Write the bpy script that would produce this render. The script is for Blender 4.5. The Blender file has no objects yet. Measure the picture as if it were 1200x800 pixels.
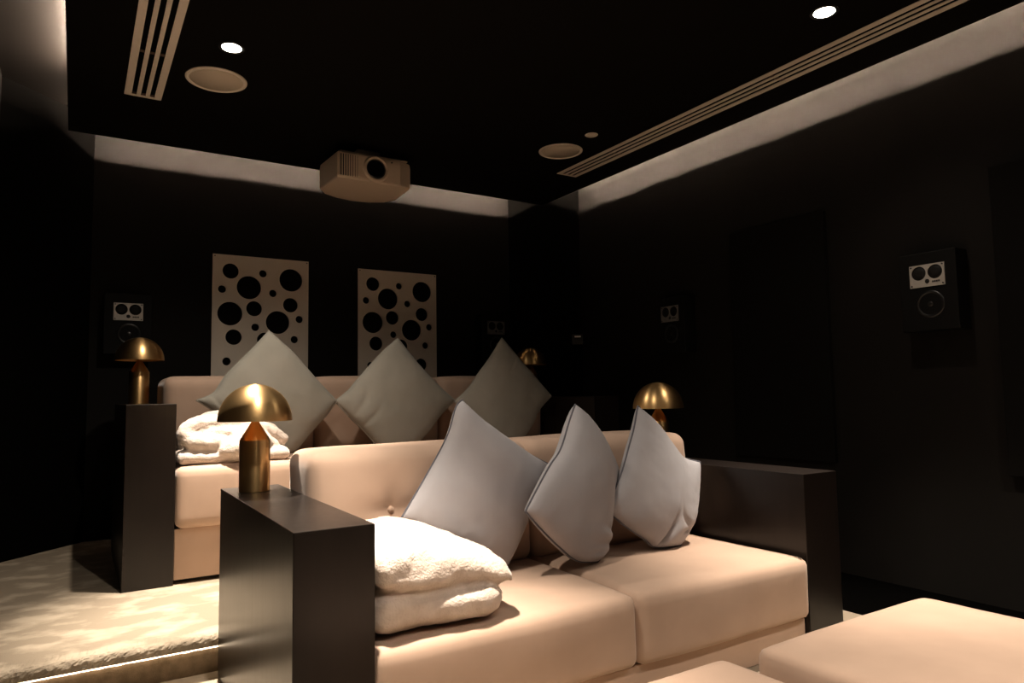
import bpy, bmesh, math, random
from mathutils import Vector, Matrix, noise

random.seed(7)
S = bpy.context.scene
COL = S.collection
PI = math.pi

# ------------------------------------------------------------------ camera
F, PITCH, YAW, ROLL, CAMH = 819.67, 0.0774, 0.5579, -0.0161, 0.9135
cy, sy, cp, sp = math.cos(YAW), math.sin(YAW), math.cos(PITCH), math.sin(PITCH)
fw = Vector((sy * cp, cy * cp, sp))
rt = Vector((cy, -sy, 0.0))
up = rt.cross(fw)
R_ = rt * math.cos(ROLL) + up * math.sin(ROLL)
U_ = up * math.cos(ROLL) - rt * math.sin(ROLL)
cam_d = bpy.data.cameras.new('camera')
cam = bpy.data.objects.new('camera', cam_d)
COL.objects.link(cam)
cam.matrix_world = Matrix(((R_.x, U_.x, -fw.x, 0), (R_.y, U_.y, -fw.y, 0), (R_.z, U_.z, -fw.z, CAMH), (0, 0, 0, 1)))
cam_d.sensor_width = 36.0
cam_d.lens = 36.0 * F / 1200.0
cam_d.clip_start = 0.02
S.camera = cam

S.view_settings.view_transform = 'Standard'
S.view_settings.look = 'None'
S.view_settings.exposure = 0.0
S.view_settings.gamma = 1.0
S.view_settings.use_curve_mapping = False
S.cycles.use_denoising = True
S.cycles.max_bounces = 8
S.cycles.sample_clamp_indirect = 4.0
w = bpy.data.worlds.new('world')
S.world = w
w.use_nodes = True
w.node_tree.nodes['Background'].inputs[0].default_value = (1.0, 0.86, 0.72, 1)
w.node_tree.nodes['Background'].inputs[1].default_value = 0.004

# ------------------------------------------------------------------ materials
def mat(name, color, rough=0.5, metal=0.0, spec=0.5, sheen=0.0, emit=None, emit_s=0.0, aniso=0.0):
    m = bpy.data.materials.new(name)
    m.use_nodes = True
    b = m.node_tree.nodes['Principled BSDF']
    b.inputs['Base Color'].default_value = (*color, 1)
    b.inputs['Roughness'].default_value = rough
    b.inputs['Metallic'].default_value = metal
    b.inputs['Specular IOR Level'].default_value = spec
    b.inputs['Sheen Weight'].default_value = sheen
    if sheen:
        b.inputs['Sheen Roughness'].default_value = 0.4
    if aniso:
        b.inputs['Anisotropic'].default_value = aniso
    if emit:
        b.inputs['Emission Color'].default_value = (*emit, 1)
        b.inputs['Emission Strength'].default_value = emit_s
    return m

def nodes(m):
    t = m.node_tree
    return t, t.nodes, t.links, t.nodes['Principled BSDF']

def noisy(m, scale=8.0, c1=None, c2=None, bump=0.0, bscale=200.0, stretch=(1, 1, 1), detail=4.0, lo=0.35, hi=0.65, rough=None, bdist=0.002):
    """procedural colour variation and bump in object space"""
    t, N, L, b = nodes(m)
    tc = N.new('ShaderNodeTexCoord')
    mp = N.new('ShaderNodeMapping')
    mp.inputs['Scale'].default_value = stretch
    L.new(tc.outputs['Object'], mp.inputs['Vector'])
    nz = N.new('ShaderNodeTexNoise')
    nz.inputs['Scale'].default_value = scale
    nz.inputs['Detail'].default_value = detail
    L.new(mp.outputs['Vector'], nz.inputs['Vector'])
    rp = N.new('ShaderNodeValToRGB')
    rp.color_ramp.elements[0].position = lo
    rp.color_ramp.elements[1].position = hi
    rp.color_ramp.elements[0].color = (*c1, 1)
    rp.color_ramp.elements[1].color = (*c2, 1)
    L.new(nz.outputs['Fac'], rp.inputs['Fac'])
    L.new(rp.outputs['Color'], b.inputs['Base Color'])
    if rough:
        mr = N.new('ShaderNodeMapRange')
        mr.inputs['To Min'].default_value = rough[0]
        mr.inputs['To Max'].default_value = rough[1]
        L.new(nz.outputs['Fac'], mr.inputs['Value'])
        L.new(mr.outputs['Result'], b.inputs['Roughness'])
    if bump:
        n2 = N.new('ShaderNodeTexNoise')
        n2.inputs['Scale'].default_value = bscale
        n2.inputs['Detail'].default_value = 3.0
        L.new(tc.outputs['Object'], n2.inputs['Vector'])
        bp = N.new('ShaderNodeBump')
        bp.inputs['Strength'].default_value = bump
        bp.inputs['Distance'].default_value = bdist
        L.new(n2.outputs['Fac'], bp.inputs['Height'])
        L.new(bp.outputs['Normal'], b.inputs['Normal'])
    return m

M = {}
M['wall'] = noisy(mat('black wall paint', (.006, .0055, .005), .65, spec=.08), 3, (.0082, .0072, .0064), (.0096, .0084, .0075), .15, 300)
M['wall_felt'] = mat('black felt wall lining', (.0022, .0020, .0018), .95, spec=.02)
M['ceiling'] = mat('black ceiling paint', (.006, .0052, .0047), .8, spec=.04)
M['slab'] = mat('dark slab paint', (.0085, .0072, .0062), .5, spec=.1)
M['panel_black'] = mat('black acoustic felt', (.006, .0055, .005), .95, spec=.05)
M['carpet'] = noisy(mat('beige plush carpet', (.5, .4, .3), .95, spec=.06, sheen=.03), 9.5, (.27, .222, .165), (.42, .352, .268), .5, 420, (0.85, 1.15, 1), 5, .47, .64, bdist=.004)
M['velvet'] = noisy(mat('nude velvet', (.6, .42, .31), .85, spec=.15, sheen=.25), 6, (.45, .318, .24), (.49, .348, .264), .12, 900, (1, 1, 1), 3.0)
M['velvet_far'] = M['velvet']
M['linen'] = noisy(mat('grey blue cotton', (.40, .41, .44), .9, spec=.1, sheen=.12), 5, (.335, .326, .345), (.37, .36, .38), .18, 1300)
M['piping'] = mat('dark grey piping cord', (.12, .12, .14), .85, spec=.1)
M['linen_far'] = noisy(mat('grey green cotton', (.38, .38, .37), .9, spec=.1, sheen=.1), 5, (.345, .33, .285), (.385, .365, .32), .18, 1300)
M['fur'] = noisy(mat('cream plush fur', (.8, .68, .55), .95, spec=.05, sheen=.4), 26, (.60, .50, .43), (.70, .60, .525), .5, 160, (1, 1, 1), 4, bdist=.006)
M['wood'] = noisy(mat('dark stained oak', (.028, .021, .018), .38, spec=.33), 6, (.0080, .0056, .0046), (.0108, .0075, .0062), 0, 120, (9, 9, .9), 4, .3, .7, (.27, .33))
M['brass'] = mat('brushed brass', (.86, .56, .25), .36, 1.0, aniso=.62)
M['brass'].node_tree.nodes['Principled BSDF'].inputs['Anisotropic Rotation'].default_value = .25
t, N, L, b = nodes(M['brass'])
tg = N.new('ShaderNodeTangent'); tg.direction_type = 'RADIAL'; tg.axis = 'Z'
L.new(tg.outputs['Tangent'], b.inputs['Tangent'])
M['brass_in'] = mat('pale inner shade paint', (.7, .66, .6), .6)
M['grille'] = mat('cream grille metal', (.85, .755, .655), .5)
M['void'] = mat('black void', (.004, .004, .004), .9, spec=.02)
M['cloth_speaker'] = mat('cream speaker cloth', (.62, .53, .43), .85, spec=.1)
M['proj'] = mat('cream projector plastic', (.70, .56, .44), .45)
M['proj_dark'] = mat('dark plastic', (.02, .017, .015), .4)
M['lens'] = mat('lens glass', (.004, .004, .005), .06, spec=.8)
M['perf'] = noisy(mat('cream perforated board', (.42, .35, .28), .7, spec=.2), 4, (.80, .71, .60), (.84, .75, .64))
M['alu'] = mat('brushed aluminium', (.50, .47, .43), .5, .4)
M['spk_box'] = mat('black satin speaker cabinet', (.0042, .0041, .0040), .6, spec=.12)
M['cone'] = mat('black rubber cone', (.010, .010, .010), .45, spec=.35)
M['alu_shaded'] = mat('aluminium darkened for shade', (.17, .165, .16), .6, .2)  # same plate metal for the two dim speakers, shade put into its colour
M['pale'] = mat('pale plastic bar', (.85, .82, .78), .5)
M['woofer'] = mat('black paper cone', (.006, .006, .006), .33, spec=.6)
M['mesh'] = noisy(mat('dark tweeter mesh', (.02, .02, .02), .6, spec=.15), 300, (.005, .005, .005), (.016, .015, .014))
M['lampglow'] = mat('lit downlight lens', (1, 1, 1), .5, emit=(1, .90, .74), emit_s=30)
M['led'] = mat('warm led strip', (1, .9, .8), .5, emit=(1, .78, .60), emit_s=1900)
M['led_step'] = mat('warm step led strip', (1, .9, .8), .5, emit=(1, .78, .54), emit_s=5.0)
M['clip'] = mat('brown spring clip', (.10, .06, .045), .5)
M['trim_dark'] = mat('dark trim', (.012, .011, .010), .5)

# ------------------------------------------------------------------ mesh helpers
ORG = {}

def link(name, me, m, parent=None, smooth=False, loc=None):
    """link a mesh built in world space as ONE object (its origin = its thing's base)"""
    o = bpy.data.objects.new(name, me)
    COL.objects.link(o)
    if m is not None:
        me.materials.append(m)
    if smooth:
        for p in me.polygons:
            p.use_smooth = True
    if parent is not None:
        org = ORG[parent.name]
        me.transform(Matrix.Translation(-org))
        o.parent = parent
        ORG[o.name] = org
    else:
        org = Vector(loc) if loc is not None else Vector((0, 0, 0))
        me.transform(Matrix.Translation(-org))
        o.location = org
        ORG[o.name] = org
    return o

def tag(o, label=None, cat=None, group=None, kind=None):
    if label: o['label'] = label
    if cat: o['category'] = cat
    if group: o['group'] = group
    if kind: o['kind'] = kind
    return o

def thing(name, loc, label, cat, group=None):
    o = bpy.data.objects.new(name, None)
    COL.objects.link(o)
    o.empty_display_size = .1
    o.location = loc
    ORG[o.name] = Vector(loc)
    return tag(o, label, cat, group)

def copy_tree(root, loc, label=None, parent=None):
    c = root.copy()
    COL.objects.link(c)
    if parent is None:
        c.location = loc
        ORG[c.name] = Vector(loc)
    else:
        c.parent = parent
    if label: c['label'] = label
    for ch in list(root.children):
        copy_tree(ch, None, None, c)
    return c

def me_from(bm, name='mesh'):
    bmesh.ops.recalc_face_normals(bm, faces=bm.faces)
    me = bpy.data.meshes.new(name)
    bm.to_mesh(me)
    bm.free()
    return me

def add_box(bm, x0, x1, y0, y1, z0, z1, bev=0.0, seg=2):
    b2 = bmesh.new()
    bmesh.ops.create_cube(b2, size=1)
    bmesh.ops.scale(b2, vec=(x1 - x0, y1 - y0, z1 - z0), verts=b2.verts)
    bmesh.ops.translate(b2, vec=((x0 + x1) / 2, (y0 + y1) / 2, (z0 + z1) / 2), verts=b2.verts)
    if bev:
        bmesh.ops.bevel(b2, geom=list(b2.edges), offset=bev, segments=seg, affect='EDGES', profile=.5)
    merge(bm, b2)

def merge(bm, b2):
    bmesh.ops.recalc_face_normals(b2, faces=b2.faces)
    m = bpy.data.meshes.new('tmp')
    b2.to_mesh(m)
    b2.free()
    bm.from_mesh(m)
    bpy.data.meshes.remove(m)

def box(x0, x1, y0, y1, z0, z1, bev=0.0, seg=2):
    bm = bmesh.new()
    add_box(bm, x0, x1, y0, y1, z0, z1, bev, seg)
    return me_from(bm)

def add_cyl(bm, c, r, h, axis='Z', seg=32, r2=None):
    """cylinder from c, h long along +axis"""
    b2 = bmesh.new()
    bmesh.ops.create_cone(b2, cap_ends=True, segments=seg, radius1=r, radius2=r if r2 is None else r2, depth=h)
    bmesh.ops.translate(b2, vec=(0, 0, h / 2), verts=b2.verts)
    if axis == 'Y': bmesh.ops.rotate(b2, matrix=Matrix.Rotation(-PI / 2, 3, 'X'), verts=b2.verts)
    if axis == 'X': bmesh.ops.rotate(b2, matrix=Matrix.Rotation(PI / 2, 3, 'Y'), verts=b2.verts)
    bmesh.ops.translate(b2, vec=c, verts=b2.verts)
    merge(bm, b2)

def lathe(prof, c, seg=48):
    """closed surface of revolution about Z; prof = [(r, z), ...]"""
    bm = bmesh.new()
    rings = []
    for r, z in prof:
        if r < 1e-6:
            rings.append([bm.verts.new((c[0], c[1], c[2] + z))])
        else:
            rings.append([bm.verts.new((c[0] + r * math.cos(2 * PI * k / seg), c[1] + r * math.sin(2 * PI * k / seg), c[2] + z)) for k in range(seg)])
    for a, b2 in zip(rings, rings[1:]):
        for k in range(seg):
            q = [a[k % len(a)], a[(k + 1) % len(a)], b2[(k + 1) % len(b2)], b2[k % len(b2)]]
            u = []
            for v in q:
                if v not in u: u.append(v)
            if len(u) > 2: bm.faces.new(u)
    return me_from(bm)

def cushion(x0, x1, y0, y1, z0, z1, r=.04, puff=(.01, .01, .01), dimples=(), res=.02, nz=0.0, nscale=6.0, seed=0, wave=None):
    """soft rounded box: puff = bulge of the x, y and z faces; dimples = (x, z, depth, radius) on the -Y face"""
    nx, ny, nzz = [max(4, int(round(d / res))) for d in (x1 - x0, y1 - y0, z1 - z0)]
    bm = bmesh.new()
    vd = {}
    def V(i, j, k):
        key = (i, j, k)
        if key not in vd:
            vd[key] = bm.verts.new((x0 + (x1 - x0) * i / nx, y0 + (y1 - y0) * j / ny, z0 + (z1 - z0) * k / nzz))
        return vd[key]
    for i in range(nx):
        for j in range(ny):
            for k in (0, nzz):
                bm.faces.new((V(i, j, k), V(i + 1, j, k), V(i + 1, j + 1, k), V(i, j + 1, k)))
    for i in range(nx):
        for k in range(nzz):
            for j in (0, ny):
                bm.faces.new((V(i, j, k), V(i + 1, j, k), V(i + 1, j, k + 1), V(i, j, k + 1)))
    for j in range(ny):
        for k in range(nzz):
            for i in (0, nx):
                bm.faces.new((V(i, j, k), V(i, j + 1, k), V(i, j + 1, k + 1), V(i, j, k + 1)))
    cx, cyy, cz = (x0 + x1) / 2, (y0 + y1) / 2, (z0 + z1) / 2
    hx, hy, hz = (x1 - x0) / 2, (y1 - y0) / 2, (z1 - z0) / 2
    for v in bm.verts:
        p = v.co.copy()
        q = Vector((min(max(p.x, x0 + r), x1 - r), min(max(p.y, y0 + r), y1 - r), min(max(p.z, z0 + r), z1 - r)))
        d = p - q
        if d.length > 1e-7:
            n = d.normalized()
            p = q + n * r
        else:
            n = Vector((0, 0, 1))
        a, b_, c_ = (p.x - cx) / hx, (p.y - cyy) / hy, (p.z - cz) / hz
        fa, fb, fc = max(0, 1 - a * a), max(0, 1 - b_ * b_), max(0, 1 - c_ * c_)
        p.x += math.copysign(puff[0] * math.sqrt(fb * fc) * abs(a) ** 3, a)
        p.y += math.copysign(puff[1] * math.sqrt(fa * fc) * abs(b_) ** 3, b_)
        p.z += math.copysign(puff[2] * math.sqrt(fa * fb) * abs(c_) ** 3, c_)
        for (dx, dz, dep, rad) in dimples:
            if v.co.y < cyy:
                th = math.atan2(p.z - dz, p.x - dx)
                e = math.hypot(p.x - dx, p.z - dz) * (1 + .22 * math.cos(4 * th + PI))
                p.y += dep * math.exp(-(e / rad)) * max(0, -n.y) 
        if nz:
            k = noise.noise(v.co * nscale + Vector((seed, seed * 1.7, 0)))
            p += n * nz * k
        if wave: p = wave(p)
        v.co = p
    return me_from(bm)

def tube(pts, r, seg=8, closed=False):
    bm = bmesh.new()
    add_tube(bm, pts, r, seg, closed)
    return me_from(bm)

def add_tube(bm, pts, r, seg=8, closed=False):
    pts = [Vector(p) for p in pts]
    n = len(pts)
    rings = []
    prev = None
    for i in range(n):
        a = pts[(i - 1) % n] if (closed or i > 0) else pts[0]
        b2 = pts[(i + 1) % n] if (closed or i < n - 1) else pts[-1]
        d = (b2 - a).normalized()
        s = d.cross(prev if prev else Vector((.3, .2, .9))).normalized() if not prev else None
        if prev is None:
            x = s
        else:
            x = (prev - d * prev.dot(d)).normalized()
        prev = x
        y = d.cross(x)
        rr = r[i] if isinstance(r, (list, tuple)) else r
        rings.append([bm.verts.new(pts[i] + (x * math.cos(2 * PI * k / seg) + y * math.sin(2 * PI * k / seg)) * rr) for k in range(seg)])
    m = n if closed else n - 1
    for i in range(m):
        a, b2 = rings[i], rings[(i + 1) % n]
        for k in range(seg):
            bm.faces.new((a[k], a[(k + 1) % seg], b2[(k + 1) % seg], b2[k]))
    if not closed:
        bm.faces.new(rings[0]); bm.faces.new(rings[-1])

def cr(P, n):
    """Catmull-Rom resample of an open polyline to n+1 points"""
    P = [Vector(p) for p in P]
    out = []
    m = len(P) - 1
    for i in range(n + 1):
        t_ = i / n * m
        k = min(int(t_), m - 1)
        f = t_ - k
        p0, p1, p2, p3 = P[max(k - 1, 0)], P[k], P[k + 1], P[min(k + 2, m)]
        out.append(.5 * ((2 * p1) + (p2 - p0) * f + (2 * p0 - 5 * p1 + 4 * p2 - p3) * f * f + (3 * p1 - p0 - 3 * p2 + p3) * f ** 3))
    return out

def remeshed(me, voxel=.012, smooth=6):
    o = bpy.data.objects.new('tmp', me)
    COL.objects.link(o)
    md = o.modifiers.new('r', 'REMESH'); md.mode = 'VOXEL'; md.voxel_size = voxel
    ms = o.modifiers.new('s', 'SMOOTH'); ms.iterations = smooth; ms.factor = .5
    dg = bpy.context.evaluated_depsgraph_get()
    out = bpy.data.meshes.new_from_object(o.evaluated_get(dg))
    bpy.data.objects.remove(o)
    return out

POW = (900, 470, 660, 185, 280)     # downlight powers, narrow beam
WIDE = (74, 22)                     # and its wide skirt
SZ = (50, 54, 50, 100, 95)

# ------------------------------------------------------------------ the setting
ZC = 2.4077                      # underside of the dropped ceiling
YB, XR, XL, ZS = 4.674, 3.301, -0.36, 2.57
Y0R = -1.7                       # front end of the room
ZP = 0.135                       # raised rear platform

def struct(name, me, m, label=None):
    o = link(name, me, m)
    return tag(o, label, None, None, 'structure')

def wall_slab(ax, ay, bx, by, z0=-.05, z1=ZS + .05, th=.06):
    """wall whose inner face runs from a to b (room on the left hand side)"""
    d = Vector((bx - ax, by - ay, 0)); ln = d.length
    me = box(0, ln, -th, 0, z0, z1)
    ang = math.atan2(d.y, d.x)
    me.transform(Matrix.Translation((ax, ay, 0)) @ Matrix.Rotation(ang, 4, 'Z'))
    return me
LC, RC = (.057, YB), (2.900, YB)           # ends of the back wall
struct('wall_back', wall_slab(RC[0], RC[1], LC[0], LC[1]), M['wall'])
struct('wall_back_right', wall_slab(XR, YB - (XR - RC[0]), RC[0], RC[1]), M['wall_felt'])
struct('wall_back_left', wall_slab(LC[0], LC[1], XL, YB - (LC[0] - XL)), M['wall_felt'])
struct('wall_right', wall_slab(XR, Y0R, XR, YB - (XR - RC[0])), M['wall'])
struct('wall_left', wall_slab(XL, YB - (LC[0] - XL), XL, Y0R), M['wall'])
struct('wall_front', wall_slab(XL, Y0R, XR, Y0R), M['wall'])
struct('ceiling', box(-.0723, 3.0894, -1.45, 4.4617, ZC, ZC + .042, .0015, 1), M['ceiling'], 'black dropped ceiling panel with lit edges')
struct('ceiling_slab', box(XL - .05, XR + .05, Y0R - .05, YB + .05, ZS, ZS + .05), M['slab'])
struct('floor', box(XL - .05, XR + .05, Y0R - .05, 2.64, -.05, 0), M['carpet'], 'beige carpeted lower floor')

def platform():
    bm = bmesh.new()
    x0, x1 = XL - .02, XR + .02
    nx = 560
    prof = []
    r = .022
    for k in range(7):                                     # rounded carpet nosing
        a = PI * .5 * k / 6
        prof.append((2.568 + r - r * math.cos(a), ZP - r + r * math.sin(a)))
    prof = [(2.640, .098), (2.60, .098), (2.572, .098), (2.568, .104)] + prof + [(2.60, ZP), (2.62, ZP), (2.66, ZP), (2.72, ZP)]
    rows = []
    for y, z in prof:
        row = []
        for i in range(nx + 1):
            x = x0 + (x1 - x0) * i / nx
            p = Vector((x, y, z))
            if y < 2.63 and z > .1:
                p.z += .0015 * noise.noise(Vector((x * 70, y * 90, z * 90))) + random.uniform(-.0011, .0011)
                p.y += .0020 * noise.noise(Vector((x * 90, z * 120, 3))) + random.uniform(-.0016, .0016)
            row.append(bm.verts.new(p))
        rows.append(row)
    for a, b2 in zip(rows, rows[1:]):
        for i in range(nx):
            bm.faces.new((a[i], a[i + 1], b2[i + 1], b2[i]))
    add_box(bm, x0, x1, 2.72, YB + .03, .05, ZP)
    me = me_from(bm)
    return me
struct('floor_platform', platform(), M['carpet'], 'raised beige carpeted platform with a rounded nosing')
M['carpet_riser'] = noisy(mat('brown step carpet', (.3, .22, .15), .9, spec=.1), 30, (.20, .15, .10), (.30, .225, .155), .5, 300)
M['sheet'] = mat('black floor border', (.0012, .0011, .0010), .95, spec=.0)  # thin black sheet over the carpet, standing in for an unidentified aisle floor
struct('trim_2', box(2.745, XR + .02, Y0R, 2.565, 0, .0015), M['sheet'], 'black floor border along the right wall')
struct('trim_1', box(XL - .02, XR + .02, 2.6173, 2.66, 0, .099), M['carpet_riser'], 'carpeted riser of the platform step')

# ------------------------------------------------------------------ light strips
def led(name, me, label, m=None):
    return tag(link(name, me, m or M['led']), label, 'light strip')
zt = ZC + .042
def led_run(a, b_, side, label, m=None):
    # tape on top of a dark channel, 12 mm above the ceiling panel and 30 mm in from its edge
    c = ((a[0] + b_[0]) / 2, (a[1] + b_[1]) / 2, zt)
    t = thing('led_strip', c, label, 'light strip')
    w2 = .007
    if abs(a[0] - b_[0]) > abs(a[1] - b_[1]): r_ = (a[0], b_[0], a[1] - w2, a[1] + w2)
    else: r_ = (a[0] - w2, a[0] + w2, a[1], b_[1])
    link('channel', box(*r_, zt, zt + .0115), M['trim_dark'], t)
    link('diode_tape', box(*r_, zt + .0117, zt + .0150), m or M['led'], t)
M['led_soft'] = mat('soft warm led strip', (1, .9, .8), .5, emit=(1, .78, .60), emit_s=620)
led_run((.09, 4.429), (2.87, 4.429), 0, 'warm hidden light strip along the rear edge of the dropped ceiling, washing the back wall')
led_run((3.057, -1.3), (3.057, 4.20), 1, 'warm hidden light strip along the right edge of the dropped ceiling, washing the right wall')
led_run((-.039, -1.3), (-.039, 3.98), -1, 'warm hidden light strip along the left edge of the dropped ceiling', M['led_soft'])
def wobble_strip():
    bm = bmesh.new()
    pts = []
    n = 420
    for i in range(n + 1):
        x = XL + .02 + (XR - XL - .04) * i / n
        pts.append((x, 2.6115, .0865 + .0012 * noise.noise(Vector((x * 55, 0, 0)))))
    add_tube(bm, pts, [.0058 + .0016 * noise.noise(Vector((p_[0] * 40, 7, 1))) for p_ in pts], 6)
    return me_from(bm)
led('step_light_strip', wobble_strip(), 'glowing warm light strip tucked under the platform nosing', M['led_step'])

# ------------------------------------------------------------------ ceiling fittings
def downlight(x, y, label, lit, r=.040):
    t = thing('recessed_downlight', (x, y, ZC), label, 'downlight', 'downlights in the dropped ceiling')
    link('trim_ring', lathe([(r, -.001), (r + .012, -.003), (r + .014, -.0005), (r + .012, .002), (r, .002), (r, -.001)], (x, y, ZC)), M['trim_dark'] if lit else M['grille'], t, True)
    m = M['lampglow'] if lit else M['grille']
    link('lens', lathe([(0, -.0035), (r * .8, -.003), (r, -.001), (r, .001), (0, .001)], (x, y, ZC)), m, t, True)
    return t
def beam(t, power, size=95, blend=1.0, tilt=(0, 0)):
    l = bpy.data.lights.new('beam', 'SPOT')
    l.energy = power; l.color = (1, .86, .71); l.spot_size = math.radians(size); l.spot_blend = blend
    l.shadow_soft_size = .022
    o = bpy.data.objects.new('beam', l)
    COL.objects.link(o)
    o.parent = t
    o.location = (0, 0, -.03)
    o.rotation_euler = (math.radians(tilt[0]), math.radians(tilt[1]), 0)
    return o
t = downlight(.524, 3.054, 'lit round downlight in the ceiling, just behind the long vent on the left', True); beam(t, POW[0], SZ[0], tilt=(-6, -3)); beam(t, WIDE[0], 135)
t = downlight(2.478, 1.594, 'lit round downlight in the ceiling near the top right, beside the long vent', True); beam(t, POW[1], SZ[1]); beam(t, WIDE[1], 135)
downlight(2.489, 3.086, 'small unlit cream downlight between the round ceiling speaker and the long right vent', False, .024)
for (x, y, p, s_, lb) in ((.524, 1.594, POW[2], SZ[2], 'lit round downlight above the cream throw on the near sofa'), (.524, .10, POW[3], SZ[3], 'lit round downlight above the floor left of the ottomans'), (2.478, .10, POW[4], SZ[4], 'lit round downlight above the right edge of the right ottoman')):
    t = downlight(x, y, lb, True); beam(t, p, s_); beam(t, p * .12, 135)

def ceiling_speaker(x, y, label):
    t = thing('ceiling_speaker', (x, y, ZC), label, 'ceiling speaker', 'round ceiling speakers')
    link('bezel', lathe([(.116, -.0005), (.118, -.007), (.128, -.007), (.134, -.004), (.135, 0), (.116, 0)], (x, y, ZC)), M['grille'], t, True)
    link('speaker_grille', lathe([(0, -.004), (.116, -.004), (.1165, -.001), (0, -.001)], (x, y, ZC)), M['cloth_speaker'], t, True)
ceiling_speaker(.520, 3.404, 'round cream ceiling speaker on the left, behind the lit downlight')
ceiling_speaker(2.492, 3.393, 'round cream ceiling speaker on the right, beside the end of the long vent')

def vent(x0, x1, y0, y1, label):
    t = thing('linear_vent', ((x0 + x1) / 2, (y0 + y1) / 2, ZC), label, 'air vent', 'linear ceiling vents')
    wd = x1 - x0
    z0, z1 = ZC - .005, ZC - .0008
    a, s_, b = .195 * wd, .128 * wd, .113 * wd
    bm = bmesh.new()
    add_box(bm, x0, x0 + a, y0, y1, z0, z1, .001, 1)
    add_box(bm, x1 - a, x1, y0, y1, z0, z1, .001, 1)
    add_box(bm, x0 + a, x1 - a, y1 - .018, y1, z0, z1)
    add_box(bm, x0 + a, x1 - a, y0, y0 + .018, z0, z1)
    link('vent_frame', me_from(bm), M['grille'], t)
    for k in range(2):
        xs = x0 + a + s_ * (k + 1) + b * k
        link('vent_bar', box(xs, xs + b, y0 + .018, y1 - .018, z0, z1, .0008, 1), M['grille'], t)
    link('vent_duct', box(x0 + a * .7, x1 - a * .7, y0 + .01, y1 - .01, ZC - .0006, ZC + .02), M['void'], t)
    for k in range(3):
        xs = x0 + a + (s_ + b) * k
        for yy in (y1 - .045, y1 - .52, y1 - 1.1, y1 - 1.7):
            link('vent_clip', box(xs, xs + s_, yy, yy + .022, ZC - .0035, ZC - .0006), M['clip'], t)
vent(.1603, .3217, -.6, 3.775, 'long cream three-slot ceiling vent at the top left')
vent(2.7201, 2.8808, -.6, 3.753, 'long cream three-slot ceiling vent running along the right side')

# ------------------------------------------------------------------ projector
def projector():
    z0, z1, yf = 2.176, 2.334, 3.835
    t = thing('projector', (1.47, 4.05, ZC), 'cream home cinema projector hanging from the black ceiling', 'projector')
    plan = [(1.236, yf), (1.62, yf), (1.700, yf + .035), (1.715, 4.13), (1.67, 4.215), (1.58, 4.265), (1.47, 4.28), (1.36, 4.255), (1.27, 4.205), (1.222, 4.13)]
    bm = bmesh.new()
    cxp, cyp = 1.47, 4.03
    def ring(z, s_):
        return [bm.verts.new((cxp + (x - cxp) * s_, cyp + (y - cyp) * s_, z)) for x, y in plan]
    rs = [ring(z0, .97), ring(z0 + .008, .995), ring(z0 + .02, 1.0), ring(z1 - .03, 1.0), ring(z1 - .006, .985), ring(z1, .96)]
    n = len(plan)
    for a, b2 in zip(rs, rs[1:]):
        for k in range(n):
            bm.faces.new((a[k], a[(k + 1) % n], b2[(k + 1) % n], b2[k]))
    bm.faces.new(rs[0]); bm.faces.new(rs[-1])
    link('housing', me_from(bm), M['proj'], t)
    lx, lz = 1.468, 2.257
    def ring_y(prof, m, name, par):
        me = lathe(prof, (0, 0, 0), 48)
        me.transform(Matrix.Translation((lx, yf, lz)) @ Matrix.Rotation(PI / 2, 4, 'X'))
        return link(name, me, m, par, True)
    lr = ring_y([(.059, -.002), (.059, .008), (.066, .017), (.074, .014), (.079, .004), (.080, -.002)], M['proj'], 'lens_ring', t)
    ring_y([(0, .002), (.035, .003), (.045, .0055), (.060, .004), (.060, -.001), (0, -.001)], M['lens'], 'lens', lr)
    v = link('vent_recess', box(1.246, 1.362, yf - .0015, yf + .006, 2.192, 2.318), M['proj_dark'], t)
    bm = bmesh.new()
    for k in range(9):
        x = 1.2465 + k * .0137
        add_box(bm, x, x + .0055 + .0007 * k, yf - .004, yf + .004, 2.192, 2.318)
    link('vent_slats', me_from(bm), M['proj'], v)
    bm = bmesh.new()
    add_cyl(bm, (1.567, yf - .003, 2.312), .005, .006, 'Y', 16)
    link('sensor', me_from(bm), M['proj_dark'], t)
    bm = bmesh.new()
    add_box(bm, 1.26, 1.68, 3.86, 4.16, z1 + .004, z1 + .014, .003)
    add_box(bm, 1.40, 1.54, 3.96, 4.12, z1 + .014, ZC, .003)
    for x in (1.3, 1.64):
        for y in (3.9, 4.12):
            add_cyl(bm, (x, y, z1 - .003), .008, .01, 'Z', 12)
    link('ceiling_mount', me_from(bm), M['proj'], t)
projector()

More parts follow.
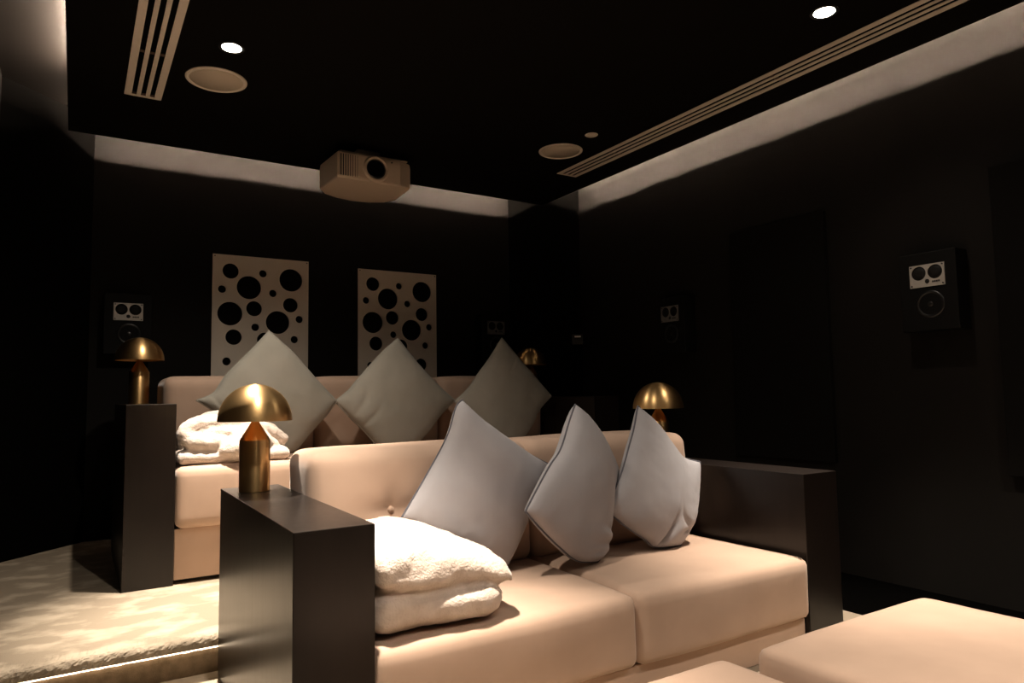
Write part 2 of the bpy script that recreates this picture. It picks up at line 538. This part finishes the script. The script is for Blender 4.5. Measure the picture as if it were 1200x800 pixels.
# ------------------------------------------------------------------ wall speakers
def place_mesh(me, mtx):
    me.transform(mtx)
    return me
def wall_speaker(label, mtx, loc, plate='alu', w=.245, h=.35, d=.1):
    """built facing -Y, centre of the plate at the origin, then placed with mtx (wall plane at local y = d)"""
    t = thing('wall_speaker', loc, label, 'speaker', 'wall speakers')
    def L(name, me, m, par=t, sm=False):
        return link(name, place_mesh(me, mtx), m, par, sm)
    zt_, zb_ = .105, .105 - h
    L('cabinet', box(-w / 2, w / 2, 0, d, zb_, zt_, .004), M['spk_box'])
    pw, ph = .150, .100
    # metal plate with two round openings
    cu = bpy.data.curves.new('p', 'CURVE'); cu.dimensions = '2D'; cu.fill_mode = 'BOTH'
    def poly(pts):
        s_ = cu.splines.new('POLY'); s_.points.add(len(pts) - 1); s_.use_cyclic_u = True
        for q, pp in zip(s_.points, pts): q.co = (pp[0], pp[1], 0, 1)
    poly([(-pw / 2, -ph / 2), (pw / 2, -ph / 2), (pw / 2, ph / 2), (-pw / 2, ph / 2)])
    holes = [(-.035, .013, .0315), (.035, .013, .0315), (0, -.026, .0105)]
    for hx, hz, hr in holes:
        poly([(hx + hr * math.cos(2 * PI * k / 40), hz + hr * math.sin(2 * PI * k / 40)) for k in range(40)])
    cu.extrude = .002
    o = bpy.data.objects.new('p', cu); COL.objects.link(o)
    me = bpy.data.meshes.new_from_object(o.evaluated_get(bpy.context.evaluated_depsgraph_get()))
    bpy.data.objects.remove(o)
    me.transform(Matrix.Translation((0, -.002, 0)) @ Matrix.Rotation(PI / 2, 4, 'X'))
    me.materials.clear()
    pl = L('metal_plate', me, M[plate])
    for hx, hz, hr in holes[:2]:
        me = lathe([(0, .0022), (hr * .45, .0020), (hr * .97, .0), (hr * .97, -.002), (0, -.002)], (0, 0, 0), 32)
        me.transform(Matrix.Translation((hx, -.0005, hz)) @ Matrix.Rotation(PI / 2, 4, 'X'))
        L('tweeter', me, M['mesh'], pl, True)
    me = lathe([(0, .001), (.009, .001), (.010, -.001), (0, -.001)], (0, 0, 0), 24)
    me.transform(Matrix.Translation((0, -.001, -.026)) @ Matrix.Rotation(PI / 2, 4, 'X'))
    L('badge', me, M['cone'], pl, True)
    bm = bmesh.new()
    for x in (-pw / 2 + .008, pw / 2 - .008):
        for z in (-ph / 2 + .008, ph / 2 - .008):
            bm = bmesh.new()
            add_cyl(bm, (x, -.006, z), .0035, .004, 'Y', 12)
            L('screw', me_from(bm), M['cone'], pl)
    bm = bmesh.new()
    for k in range(4):
        add_box(bm, .022 + k * .0085, .0285 + k * .0085, -.0052, -.0035, -.034, -.026)
    L('name_strip', me_from(bm), M['cone'], pl)
    me = lathe([(0, .002), (.010, .0005), (.018, -.004), (.022, -.010), (.024, -.014), (.046, -.002), (.052, .002), (.058, .0015), (.062, -.001), (.062, -.006), (0, -.02)], (0, 0, 0), 48)
    me.transform(Matrix.Translation((.006, -.0005, -.128)) @ Matrix.Rotation(PI / 2, 4, 'X'))
    L('woofer', me, M['woofer'], t, True)
def at_right(y, z): return Matrix.Translation((XR - .1, y, z)) @ Matrix.Rotation(-PI / 2, 4, 'Z')
def at_back(x, z): return Matrix.Translation((x, YB - .1, z))
wall_speaker('black wall speaker with a bright silver plate, nearest on the right wall', at_right(1.634, 1.417), (XR - .1, 1.634, 1.417))
wall_speaker('dim black wall speaker far along the right wall, above the right brass lamp', at_right(3.225, 1.417), (XR - .1, 3.225, 1.417), 'alu_shaded')
wall_speaker('black wall speaker with silver plate on the back wall, above the left rear brass lamp', at_back(.247, 1.432), (.247, YB - .1, 1.432))
wall_speaker('dim black wall speaker on the back wall, above the rightmost rear cushion', at_back(2.712, 1.432), (2.712, YB - .1, 1.432), 'alu_shaded')

# ------------------------------------------------------------------ acoustic panels
HOLES = [(.107, .102, .049), (.219, .201, .075), (.304, .104, .024), (.483, .134, .075), (.057, .221, .024), (.368, .229, .024),
         (.106, .374, .075), (.252, .335, .049), (.481, .300, .048), (.400, .418, .075), (.539, .392, .024), (.260, .455, .024),
         (.130, .522, .049), (.320, .536, .049), (.508, .527, .024), (.090, .676, .025), (.473, .668, .046), (.29, .70, .075), (.43, .80, .03), (.17, .83, .05), (.34, .87, .03), (.52, .85, .03)]
def perf_panel(x0, ztop, label):
    wd, ht = .598, .95
    t = thing('perforated_panel', (x0 + wd / 2, YB, ztop - ht), label, 'acoustic panel', 'perforated panels on the back wall')
    cu = bpy.data.curves.new('p', 'CURVE'); cu.dimensions = '2D'; cu.fill_mode = 'BOTH'
    def poly(pts):
        s_ = cu.splines.new('POLY'); s_.points.add(len(pts) - 1); s_.use_cyclic_u = True
        for q, pp in zip(s_.points, pts): q.co = (pp[0], pp[1], 0, 1)
    poly([(0, 0), (wd, 0), (wd, -ht), (0, -ht)])
    for hx, hz, hr in HOLES:
        poly([(hx + hr * math.cos(2 * PI * k / 56), -hz + hr * math.sin(2 * PI * k / 56)) for k in range(56)])
    cu.extrude = .006
    o = bpy.data.objects.new('p', cu); COL.objects.link(o)
    me = bpy.data.meshes.new_from_object(o.evaluated_get(bpy.context.evaluated_depsgraph_get()))
    bpy.data.objects.remove(o)
    me.materials.clear()
    me.transform(Matrix.Translation((x0, YB - .012, ztop)) @ Matrix.Rotation(PI / 2, 4, 'X'))
    link('perforated_board', me, M['perf'], t)
    link('felt_backing', box(x0 + .004, x0 + wd - .004, YB - .0055, YB - .0005, ztop - ht + .004, ztop - .004), M['panel_black'], t)
    bm = bmesh.new()
    for x in (x0 + .012, x0 + wd - .012):
        for z in (ztop - .012, ztop - ht + .012):
            bm = bmesh.new()
            add_cyl(bm, (x, YB - .0195, z), .004, .003, 'Y', 12)
            link('screw', me_from(bm), M['cone'], t)
perf_panel(.7075, 1.8324, 'cream panel of round holes on the back wall, left one behind the leftmost rear cushion')
perf_panel(1.6518, 1.816, 'cream panel of round holes on the back wall, right one behind the middle rear cushion')

def black_panel(y0, y1, label):
    t = thing('acoustic_panel', (XR, (y0 + y1) / 2, .55), label, 'acoustic panel', 'black panels on the right wall')
    link('felt_face', box(XR - .03, XR - .0005, y0, y1, .55, 1.85, .003), M['panel_black'], t)
black_panel(2.175, 2.79, 'matt black acoustic panel on the right wall behind the sofa arm, left of the speaker')
black_panel(.78, 1.395, 'matt black acoustic panel on the right wall, cut by the right edge of the photo')

# small control plate on the angled corner wall
a45 = Matrix.Translation((3.278, 4.293, 1.36)) @ Matrix.Rotation(-PI / 4, 4, 'Z')
kp = thing('wall_keypad', (3.278, 4.293, 1.36), 'tiny black control plate with a pale bar on the dark right corner wall', 'wall control')
link('keypad_plate', place_mesh(box(-.045, .045, -.008, -.0005, -.06, .02, .002), a45), M['trim_dark'], kp)
link('keypad_bar', place_mesh(box(-.024, .024, -.011, -.0075, -.006, .006, .001), a45), M['pale'], kp)

# ------------------------------------------------------------------ sofas
def sofa_arm(x0, x1, y0, y1, z0, z1, par):
    return link('arm', box(x0, x1, y0, y1, z0, z1, .0018, 2), M['wood'], par)
def button(x, y, z, par):
    me = lathe([(0, .012), (.006, .0105), (.0105, .006), (.012, 0), (.0105, -.006), (0, -.006)], (0, 0, 0), 20)
    me.transform(Matrix.Translation((x, y, z)) @ Matrix.Rotation(PI / 2, 4, 'X'))
    return link('button', me, M['velvet'], par, True)

ns = thing('sofa', (1.23, 2.05, 0), 'nearer nude velvet sofa between black block arms, at the lower level', 'sofa', 'theatre sofas')
sofa_arm(.4251, .6173, 1.6126, 2.5660, 0, .615, ns)
sofa_arm(2.2298, 2.4220, 1.6126, 2.5660, 0, .615, ns)
link('base', box(.62, 2.227, 1.632, 2.55, 0.0, .110, .004), M['velvet'], ns)
for x0, x1, sd in ((.6195, 1.4265, 1), (1.4305, 2.2285, 2)):
    link('seat_cushion', cushion(x0, x1, 1.603, 2.52, .114, .322, .028, (.002, .008, .012), res=.02, nz=.0035, nscale=4, seed=sd), M['velvet'], ns, True)
NBY = 2.165
for x0, x1, sd, bx in ((.6195, 1.425, 3, (.878, 1.165)), (1.431, 2.2285, 4, (1.695, 1.962))):
    dm = [(b_, .552, .036, .050) for b_ in bx]
    def lean(p, x0=x0, x1=x1):
        p.y += .05 * max(0, (p.z - .33)) 
        return p
    bc = link('back_cushion', cushion(x0, x1, NBY - .012, 2.44, .318, .742, .045, (.003, .03, .012), dm, res=.016, nz=.004, nscale=5, seed=sd, wave=lean), M['velvet'], ns, True)
    for b_ in bx:
        v = min(bc.data.vertices, key=lambda v_: (v_.co.x + 1.23 - b_) ** 2 + (v_.co.z - .552) ** 2 + (0 if v_.co.y + 2.05 < 2.3 else 9))
        button(b_, v.co.y + 2.05 - .001, .552, bc)
ns.rotation_euler.z = -.0048

fs = thing('sofa', (1.516, 3.8, ZP), 'rear nude velvet sofa with black block arms, on the raised platform', 'sofa', 'theatre sofas')
FX0, FX1 = .3725, 2.66
sofa_arm(.1803, FX0, 3.3368, 4.29, ZP, .9019, fs)
sofa_arm(FX1, FX1 + .1922, 3.3368, 4.29, ZP, .9019, fs)
link('plinth', box(FX0, FX1, 3.40, 4.25, ZP, .155), M['trim_dark'], fs)
link('base', box(FX0 + .002, FX1 - .002, 3.352, 4.26, .153, .368, .004), M['velvet'], fs)
cw = (FX1 - FX0) / 3
for k in range(3):
    a = FX0 + cw * k + .003; b_ = FX0 + cw * (k + 1) - .003
    link('seat_cushion', cushion(a, b_, 3.315, 4.2, .370, .630, .030, (.002, .006, .012), res=.022, nz=.003, nscale=4, seed=11 + k), M['velvet'], fs, True)
for k in range(3):
    a = FX0 + cw * k + .003; b_ = FX0 + cw * (k + 1) - .003
    link('back_cushion', cushion(a, b_, 3.885, 4.25, .626, 1.035, .045, (.003, .028, .012), res=.02, nz=.004, nscale=5, seed=21 + k), M['velvet'], fs, True)

def ottoman(x0, x1, y0, y1, label, sd):
    t = thing('ottoman', ((x0 + x1) / 2, (y0 + y1) / 2, 0), label, 'ottoman', 'velvet ottomans')
    link('base', box(x0 + .02, x1 - .02, y0 + .02, y1 - .02, 0, .06, .004), M['velvet'], t)
    link('cushion', cushion(x0, x1, y0, y1, .062, .266, .03, (.004, .004, .012), res=.02, nz=.004, nscale=4, seed=sd), M['velvet'], t, True)
ottoman(1.487, 2.285, .50, 1.245, 'nude velvet ottoman on the right, in front of the right seat', 31)
ottoman(.57, 1.372, .50, 1.245, 'nude velvet ottoman in the bottom middle, in front of the left seat, barely in frame', 32)

# ------------------------------------------------------------------ brass mushroom lamps
def lamp(x, y, z, label):
    t = thing('table_lamp', (x, y, z), label, 'lamp', 'brass mushroom lamps')
    c = (x, y, z)
    bd = link('lamp_base', lathe([(0, 0), (.047, 0), (.0485, .0015), (.0485, .166), (.0475, .168), (.012, .226), (.0105, .232), (.0105, .25), (0, .25)], c, 64), M['brass'], t)
    dome = [(.1175 * math.cos(a), .229 + .122 * math.sin(a)) for a in [PI * .5 * k / 24 for k in range(25)]]
    dome[-1] = (0, dome[-1][1])
    prof = dome + [(0, .347)] + [(.1150 * math.cos(a), .229 + .118 * math.sin(a)) for a in [PI * .5 * k / 24 for k in range(23, -1, -1)]] + [(.1175, .229)]
    sh = link('lamp_shade', lathe(prof, c, 72), M['brass'], t)
    for o, ang in ((bd, 30), (sh, 40)):
        for p in o.data.polygons: p.use_smooth = True
        o.data.set_sharp_from_angle(angle=math.radians(ang))
    return t
l0 = lamp(.509, 2.434, .615, 'brass mushroom lamp in front, on the near left sofa arm')
copy_tree(l0, (2.326, 2.440, .615), 'brass mushroom lamp behind the rightmost near cushion, on the near right sofa arm')
copy_tree(l0, (.283, 4.17, .9019), 'dim brass mushroom lamp at far left, on the left arm of the rear sofa')
copy_tree(l0, (2.752, 4.17, .9019), 'dim brass mushroom lamp half hidden behind the rightmost rear cushion')

# ------------------------------------------------------------------ cushions
def pillow(name, label, group, edges, tf, tb, m, zmin, n=44, seed=0, wr=.004, piping=True, folds=(), sq=.5):
    """Coons patch over four measured edge curves (bottom>right>top>left>bottom), inflated to both sides"""
    E4 = [[Vector((p[0], p[1], max(p[2], zmin))) for p in cr(e, n)] for e in edges]
    E4 = [cr(e, n) for e in [[Vector((p[0], p[1], max(p[2], zmin))) for p in e] for e in edges]]
    B, Rr, T, Lf = E4[0], E4[1], E4[2][::-1], E4[3][::-1]
    # grid: s along B (bottom->right corner) ; t along left side (bottom->left corner)
    P00, P10, P11, P01 = B[0], B[n], T[n], T[0]
    def coons(i, j):
        s_, t_ = i / n, j / n
        c = (1 - t_) * B[i] + t_ * T[i] + (1 - s_) * Lf[j] + s_ * Rr[j]
        return c - ((1 - s_) * (1 - t_) * P00 + s_ * (1 - t_) * P10 + (1 - s_) * t_ * P01 + s_ * t_ * P11)
    nrm = (P10 - P01).cross(P11 - P00).normalized()
    if nrm.y > 0: nrm = -nrm
    bm = bmesh.new()
    vf, vb = {}, {}
    for i in range(n + 1):
        for j in range(n + 1):
            a, b_ = 2 * i / n - 1, 2 * j / n - 1
            p = coons(i, j)
            f = max(0, (1 - a * a) * (1 - b_ * b_)) ** sq
            edge = min(1, 6 * min(1 - abs(a), 1 - abs(b_)))
            q = p * 1.0
            k = wr * edge * noise.fractal(p * 9 + Vector((seed, 0, 0)), 1.0, 2.0, 2)
            k += wr * 1.0 * math.exp(-3.2 * min(1 - abs(a), 1 - abs(b_))) * edge * noise.noise(Vector((a * 13, b_ * 13, seed)))
            d_ = min(1 - abs(a), 1 - abs(b_))
            al = b_ if (1 - abs(a)) < (1 - abs(b_)) else a           # puckers that run in from the seam
            k += wr * .75 * edge * math.exp(-5 * d_) * math.sin(al * 22 + 5 * noise.noise(Vector((al * 3, seed, a > 0)))) * (.4 + noise.noise(Vector((al * 2.3, seed + 9, b_ > 0))))
            for (fa, fb, dx, dy, amp, wid, ln) in folds:        # creases: centre, direction, depth, width, length (patch units)
                u_ = (a - fa) * dx + (b_ - fb) * dy
                v_ = -(a - fa) * dy + (b_ - fb) * dx
                k += amp * math.exp(-(v_ / wid) ** 2 - (u_ / ln) ** 2)
            if i in (0, n) or j in (0, n):
                vf[i, j] = vb[i, j] = bm.verts.new(p)
            else:
                vf[i, j] = bm.verts.new(q + nrm * (tf * f + k))
                vb[i, j] = bm.verts.new(q - nrm * tb * f ** .7)
    for i in range(n):
        for j in range(n):
            for d in (vf, vb):
                bm.faces.new((d[i, j], d[i + 1, j], d[i + 1, j + 1], d[i, j + 1]))
    me = me_from(bm)
    c = (P00 + P10 + P11 + P01) / 4
    base = Vector((P00.x, c.y, zmin))
    t = thing(name, base, label, 'cushion', group)
    link('cushion_body', me, m, t, True)
    if piping:
        loop = B[:-1] + Rr[:-1] + E4[2][:-1] + E4[3][:-1]
        pm = link('piping', tube([p + nrm * .0012 for p in loop], .0034, 6, True), M['piping'] if m is M['linen'] else M['linen_far'], t, True)
    return t

# outlines of the six cushions in room coordinates
N1 = [[(1.229, 2.04, 0.335), (1.268, 2.048, 0.384), (1.322, 2.06, 0.467), (1.4, 2.077, 0.577), (1.459, 2.09, 0.662)], [(1.459, 2.09, 0.662), (1.381, 2.1, 0.702), (1.31, 2.11, 0.748), (1.192, 2.13, 0.835), (1.13, 2.144, 0.901)], [(1.13, 2.144, 0.901), (1.104, 2.14, 0.875), (1.063, 2.125, 0.782), (0.979, 2.107, 0.662), (0.881, 2.088, 0.535)], [(0.881, 2.088, 0.535), (0.963, 2.076, 0.483), (1.048, 2.064, 0.432), (1.141, 2.051, 0.381), (1.229, 2.04, 0.335)]]
N2 = [[(1.556, 1.957, 0.328), (1.607, 1.98, 0.364), (1.632, 2.003, 0.444), (1.661, 2.025, 0.515), (1.765, 2.081, 0.63)], [(1.765, 2.081, 0.63), (1.718, 2.076, 0.691), (1.668, 2.073, 0.76), (1.617, 2.068, 0.821), (1.549, 2.056, 0.878)], [(1.549, 2.056, 0.878), (1.51, 2.035, 0.83), (1.432, 1.99, 0.727), (1.353, 1.954, 0.668), (1.215, 1.887, 0.549)], [(1.215, 1.887, 0.549), (1.273, 1.895, 0.492), (1.351, 1.908, 0.424), (1.444, 1.926, 0.358), (1.556, 1.957, 0.328)]]
N3 = [[(1.975, 1.977, 0.324), (2.022, 1.99, 0.371), (2.07, 2.003, 0.419), (2.119, 2.022, 0.506), (2.174, 2.049, 0.632)], [(2.174, 2.049, 0.632), (2.064, 2.045, 0.66), (1.997, 2.049, 0.72), (1.931, 2.058, 0.803), (1.858, 2.063, 0.866)], [(1.858, 2.063, 0.866), (1.822, 2.046, 0.787), (1.779, 2.03, 0.716), (1.713, 2.006, 0.614), (1.615, 1.978, 0.504)], [(1.615, 1.978, 0.504), (1.699, 1.973, 0.438), (1.793, 1.971, 0.379), (1.841, 1.97, 0.345), (1.975, 1.977, 0.324)]]
F1 = [[(0.904, 3.658, 0.611), (0.966, 3.666, 0.65), (1.077, 3.689, 0.767), (1.135, 3.7, 0.824), (1.199, 3.714, 0.899)], [(1.199, 3.714, 0.899), (1.099, 3.736, 1.011), (0.987, 3.763, 1.148), (0.919, 3.776, 1.215), (0.855, 3.787, 1.275)], [(0.855, 3.787, 1.275), (0.788, 3.772, 1.198), (0.644, 3.743, 1.046), (0.579, 3.725, 0.952), (0.501, 3.718, 0.916)], [(0.501, 3.718, 0.916), (0.589, 3.705, 0.852), (0.694, 3.683, 0.74), (0.793, 3.666, 0.651), (0.904, 3.658, 0.611)]]
F2 = [[(1.514, 3.658, 0.537), (1.612, 3.671, 0.605), (1.716, 3.69, 0.705), (1.807, 3.709, 0.799), (1.918, 3.727, 0.892)], [(1.918, 3.727, 0.892), (1.825, 3.743, 0.974), (1.73, 3.761, 1.07), (1.662, 3.778, 1.155), (1.585, 3.798, 1.259)], [(1.585, 3.798, 1.259), (1.479, 3.781, 1.172), (1.332, 3.753, 1.025), (1.27, 3.74, 0.959), (1.19, 3.728, 0.9)], [(1.19, 3.728, 0.9), (1.27, 3.711, 0.81), (1.346, 3.696, 0.734), (1.428, 3.678, 0.643), (1.514, 3.658, 0.537)]]
F3 = [[(2.238, 3.656, 0.53), (2.341, 3.671, 0.606), (2.448, 3.696, 0.733), (2.514, 3.713, 0.822), (2.621, 3.73, 0.907)], [(2.621, 3.73, 0.907), (2.502, 3.756, 1.041), (2.417, 3.774, 1.134), (2.351, 3.79, 1.216), (2.296, 3.802, 1.281)], [(2.296, 3.802, 1.281), (2.181, 3.775, 1.142), (2.094, 3.758, 1.051), (2.013, 3.74, 0.962), (1.912, 3.726, 0.887)], [(1.912, 3.726, 0.887), (2.002, 3.704, 0.773), (2.078, 3.685, 0.68), (2.157, 3.67, 0.6), (2.238, 3.656, 0.53)]]
near = 'grey cushions on the near sofa'
far = 'grey cushions on the rear sofa'
pillow('throw_cushion', 'large grey cushion with dark piping beside the cream throw, leftmost on the near sofa', near, N1, .085, .055, M['linen'], .334, seed=1)
pillow('throw_cushion', 'grey cushion turned narrow with dark piping, middle of the near sofa', near, N2, .085, .055, M['linen'], .334, seed=2,
       folds=((-.52, -.70, -.50, .866, -.018, .050, .26), (-.36, -.62, -.50, .866, .008, .07, .26), (-.22, -.72, -.35, .937, -.011, .055, .24), (-.72, -.66, -.6, .8, -.012, .045, .18)))
pillow('throw_cushion', 'pale grey cushion with a folded lower corner, rightmost on the near sofa', near, N3, .085, .055, M['linen'], .334, seed=3,
       folds=((-.68, -.40, .985, .17, -.026, .055, .34), (-.62, -.60, .985, .17, .014, .10, .34), (-.20, -.62, .6, .8, -.010, .06, .25), (-.45, -.80, .8, -.6, -.010, .05, .2)))
pillow('throw_cushion', 'grey cushion standing on its corner behind the front brass lamp, leftmost on the rear sofa', far, F1, .09, .06, M['linen_far'], .638, seed=4,
       folds=((-.75, .55, .4, 1, -.008, .06, .3),))
pillow('throw_cushion', 'grey cushion standing on its corner in the middle of the rear sofa', far, F2, .09, .06, M['linen_far'], .638, seed=5,
       folds=((-.5, .6, 1, .3, -.008, .06, .4), (-.65, .2, .9, .2, -.008, .06, .4)))
pillow('throw_cushion', 'darkest grey cushion standing on its corner, rightmost on the rear sofa', far, F3, .09, .06, M['linen_far'], .638, seed=6)

# ------------------------------------------------------------------ throws
def near_throw():
    bm = bmesh.new()
    def droop(p):
        p.z -= .022 * max(0, (p.x - .70) / .3) * (p.z > .40)
        p.y += .010 * math.sin(p.x * 19) 
        return p
    low = cushion(.625, .985, 1.632, 2.05, .333, .446, .046, (.010, .012, .004), res=.009, nz=.008, nscale=8, seed=5, wave=droop)
    bm.from_mesh(low)
    def dome(p):
        a = (p.x - .62) / .40; b_ = (p.y - 1.62) / .44
        if p.z > .47:
            p.z += .050 * max(0, 1 - ((a - .32) / .85) ** 2) * max(0, 1 - ((b_ - .55) / .62) ** 2) - .070 * max(0, a - .45) ** 1.5
        p.z -= .040 * max(0, a) ** 1.3
        p.y += .012 * math.sin(p.x * 15 + 1.0)
        e = math.hypot((p.x - .74) / .07, (p.z - .495) / .035)            # hollow where the upper layer tucks in
        if p.y < 1.75: p.y += .020 * math.exp(-e * e)
        return p
    top = cushion(.620, 1.015, 1.625, 2.07, .448, .525, .038, (.012, .012, .006), res=.009, nz=.008, nscale=7, seed=9, wave=dome)
    bm.from_mesh(top)
    me = remeshed(me_from(bm), .007, 3)
    for v in me.vertices:
        v.co += v.normal * (noise.noise(v.co * 110) * .0018 + noise.noise(v.co * 26 + Vector((3, 1, 2))) * .004)
    o = link('folded_throw', me, M['fur'], None, True, (.80, 1.84, .334))
    return tag(o, 'bright cream plush throw folded in two thick layers on the near sofa', 'throw', None)
near_throw()

def far_throw():
    bm = bmesh.new()
    b2 = cushion(.385, .86, 3.345, 3.62, .634, .694, .030, (.004, .01, .004), res=.015, nz=.006, nscale=8, seed=2); bm.from_mesh(b2)
    b2 = cushion(.400, .84, 3.45, 3.62, .68, .80, .045, (.004, .01, .01), res=.015, nz=.010, nscale=8, seed=3); bm.from_mesh(b2)
    def T(pts, r): add_tube(bm, cr(pts, 40), r, 14)
    # one fat roll along the top whose left end turns under and runs back below itself
    T([(.86, 3.47, .715), (.76, 3.435, .775), (.64, 3.415, .803), (.52, 3.405, .812), (.448, 3.400, .800), (.420, 3.392, .768), (.438, 3.378, .738), (.49, 3.368, .728), (.54, 3.370, .732), (.59, 3.385, .745)], [.032 + .008 * math.sin(PI * k / 40) for k in range(41)])
    T([(.46, 3.43, .772), (.56, 3.43, .772), (.70, 3.43, .760)], .030)
    T([(.47, 3.46, .812), (.54, 3.475, .834), (.62, 3.485, .836), (.72, 3.50, .808)], .032)
    T([(.475, 3.392, .770), (.56, 3.380, .771), (.68, 3.384, .765), (.76, 3.40, .74)], .0265)
    T([(.42, 3.385, .690), (.50, 3.375, .690), (.58, 3.375, .690)], .026)
    # two plump folds in front on the right
    T([(.565, 3.366, .682), (.60, 3.350, .700), (.65, 3.346, .698), (.70, 3.356, .676)], [.034 + .016 * math.sin(PI * k / 40) for k in range(41)])
    T([(.60, 3.385, .738), (.66, 3.365, .756), (.73, 3.368, .736), (.80, 3.40, .690)], [.030 + .010 * math.sin(PI * k / 40) for k in range(41)])
    me = remeshed(me_from(bm), .007, 2)
    for v in me.vertices:
        v.co += v.normal * (noise.noise(v.co * 90) * .002 + noise.noise(v.co * 34) * .004)
        v.co.x = max(v.co.x, .377)
        v.co.z = max(v.co.z, .632)
    o = link('bunched_throw', me, M['fur'], None, True, (.6, 3.50, .632))
    return tag(o, 'cream plush throw bunched in thick folds on the left end of the rear sofa', 'throw', None)
far_throw()
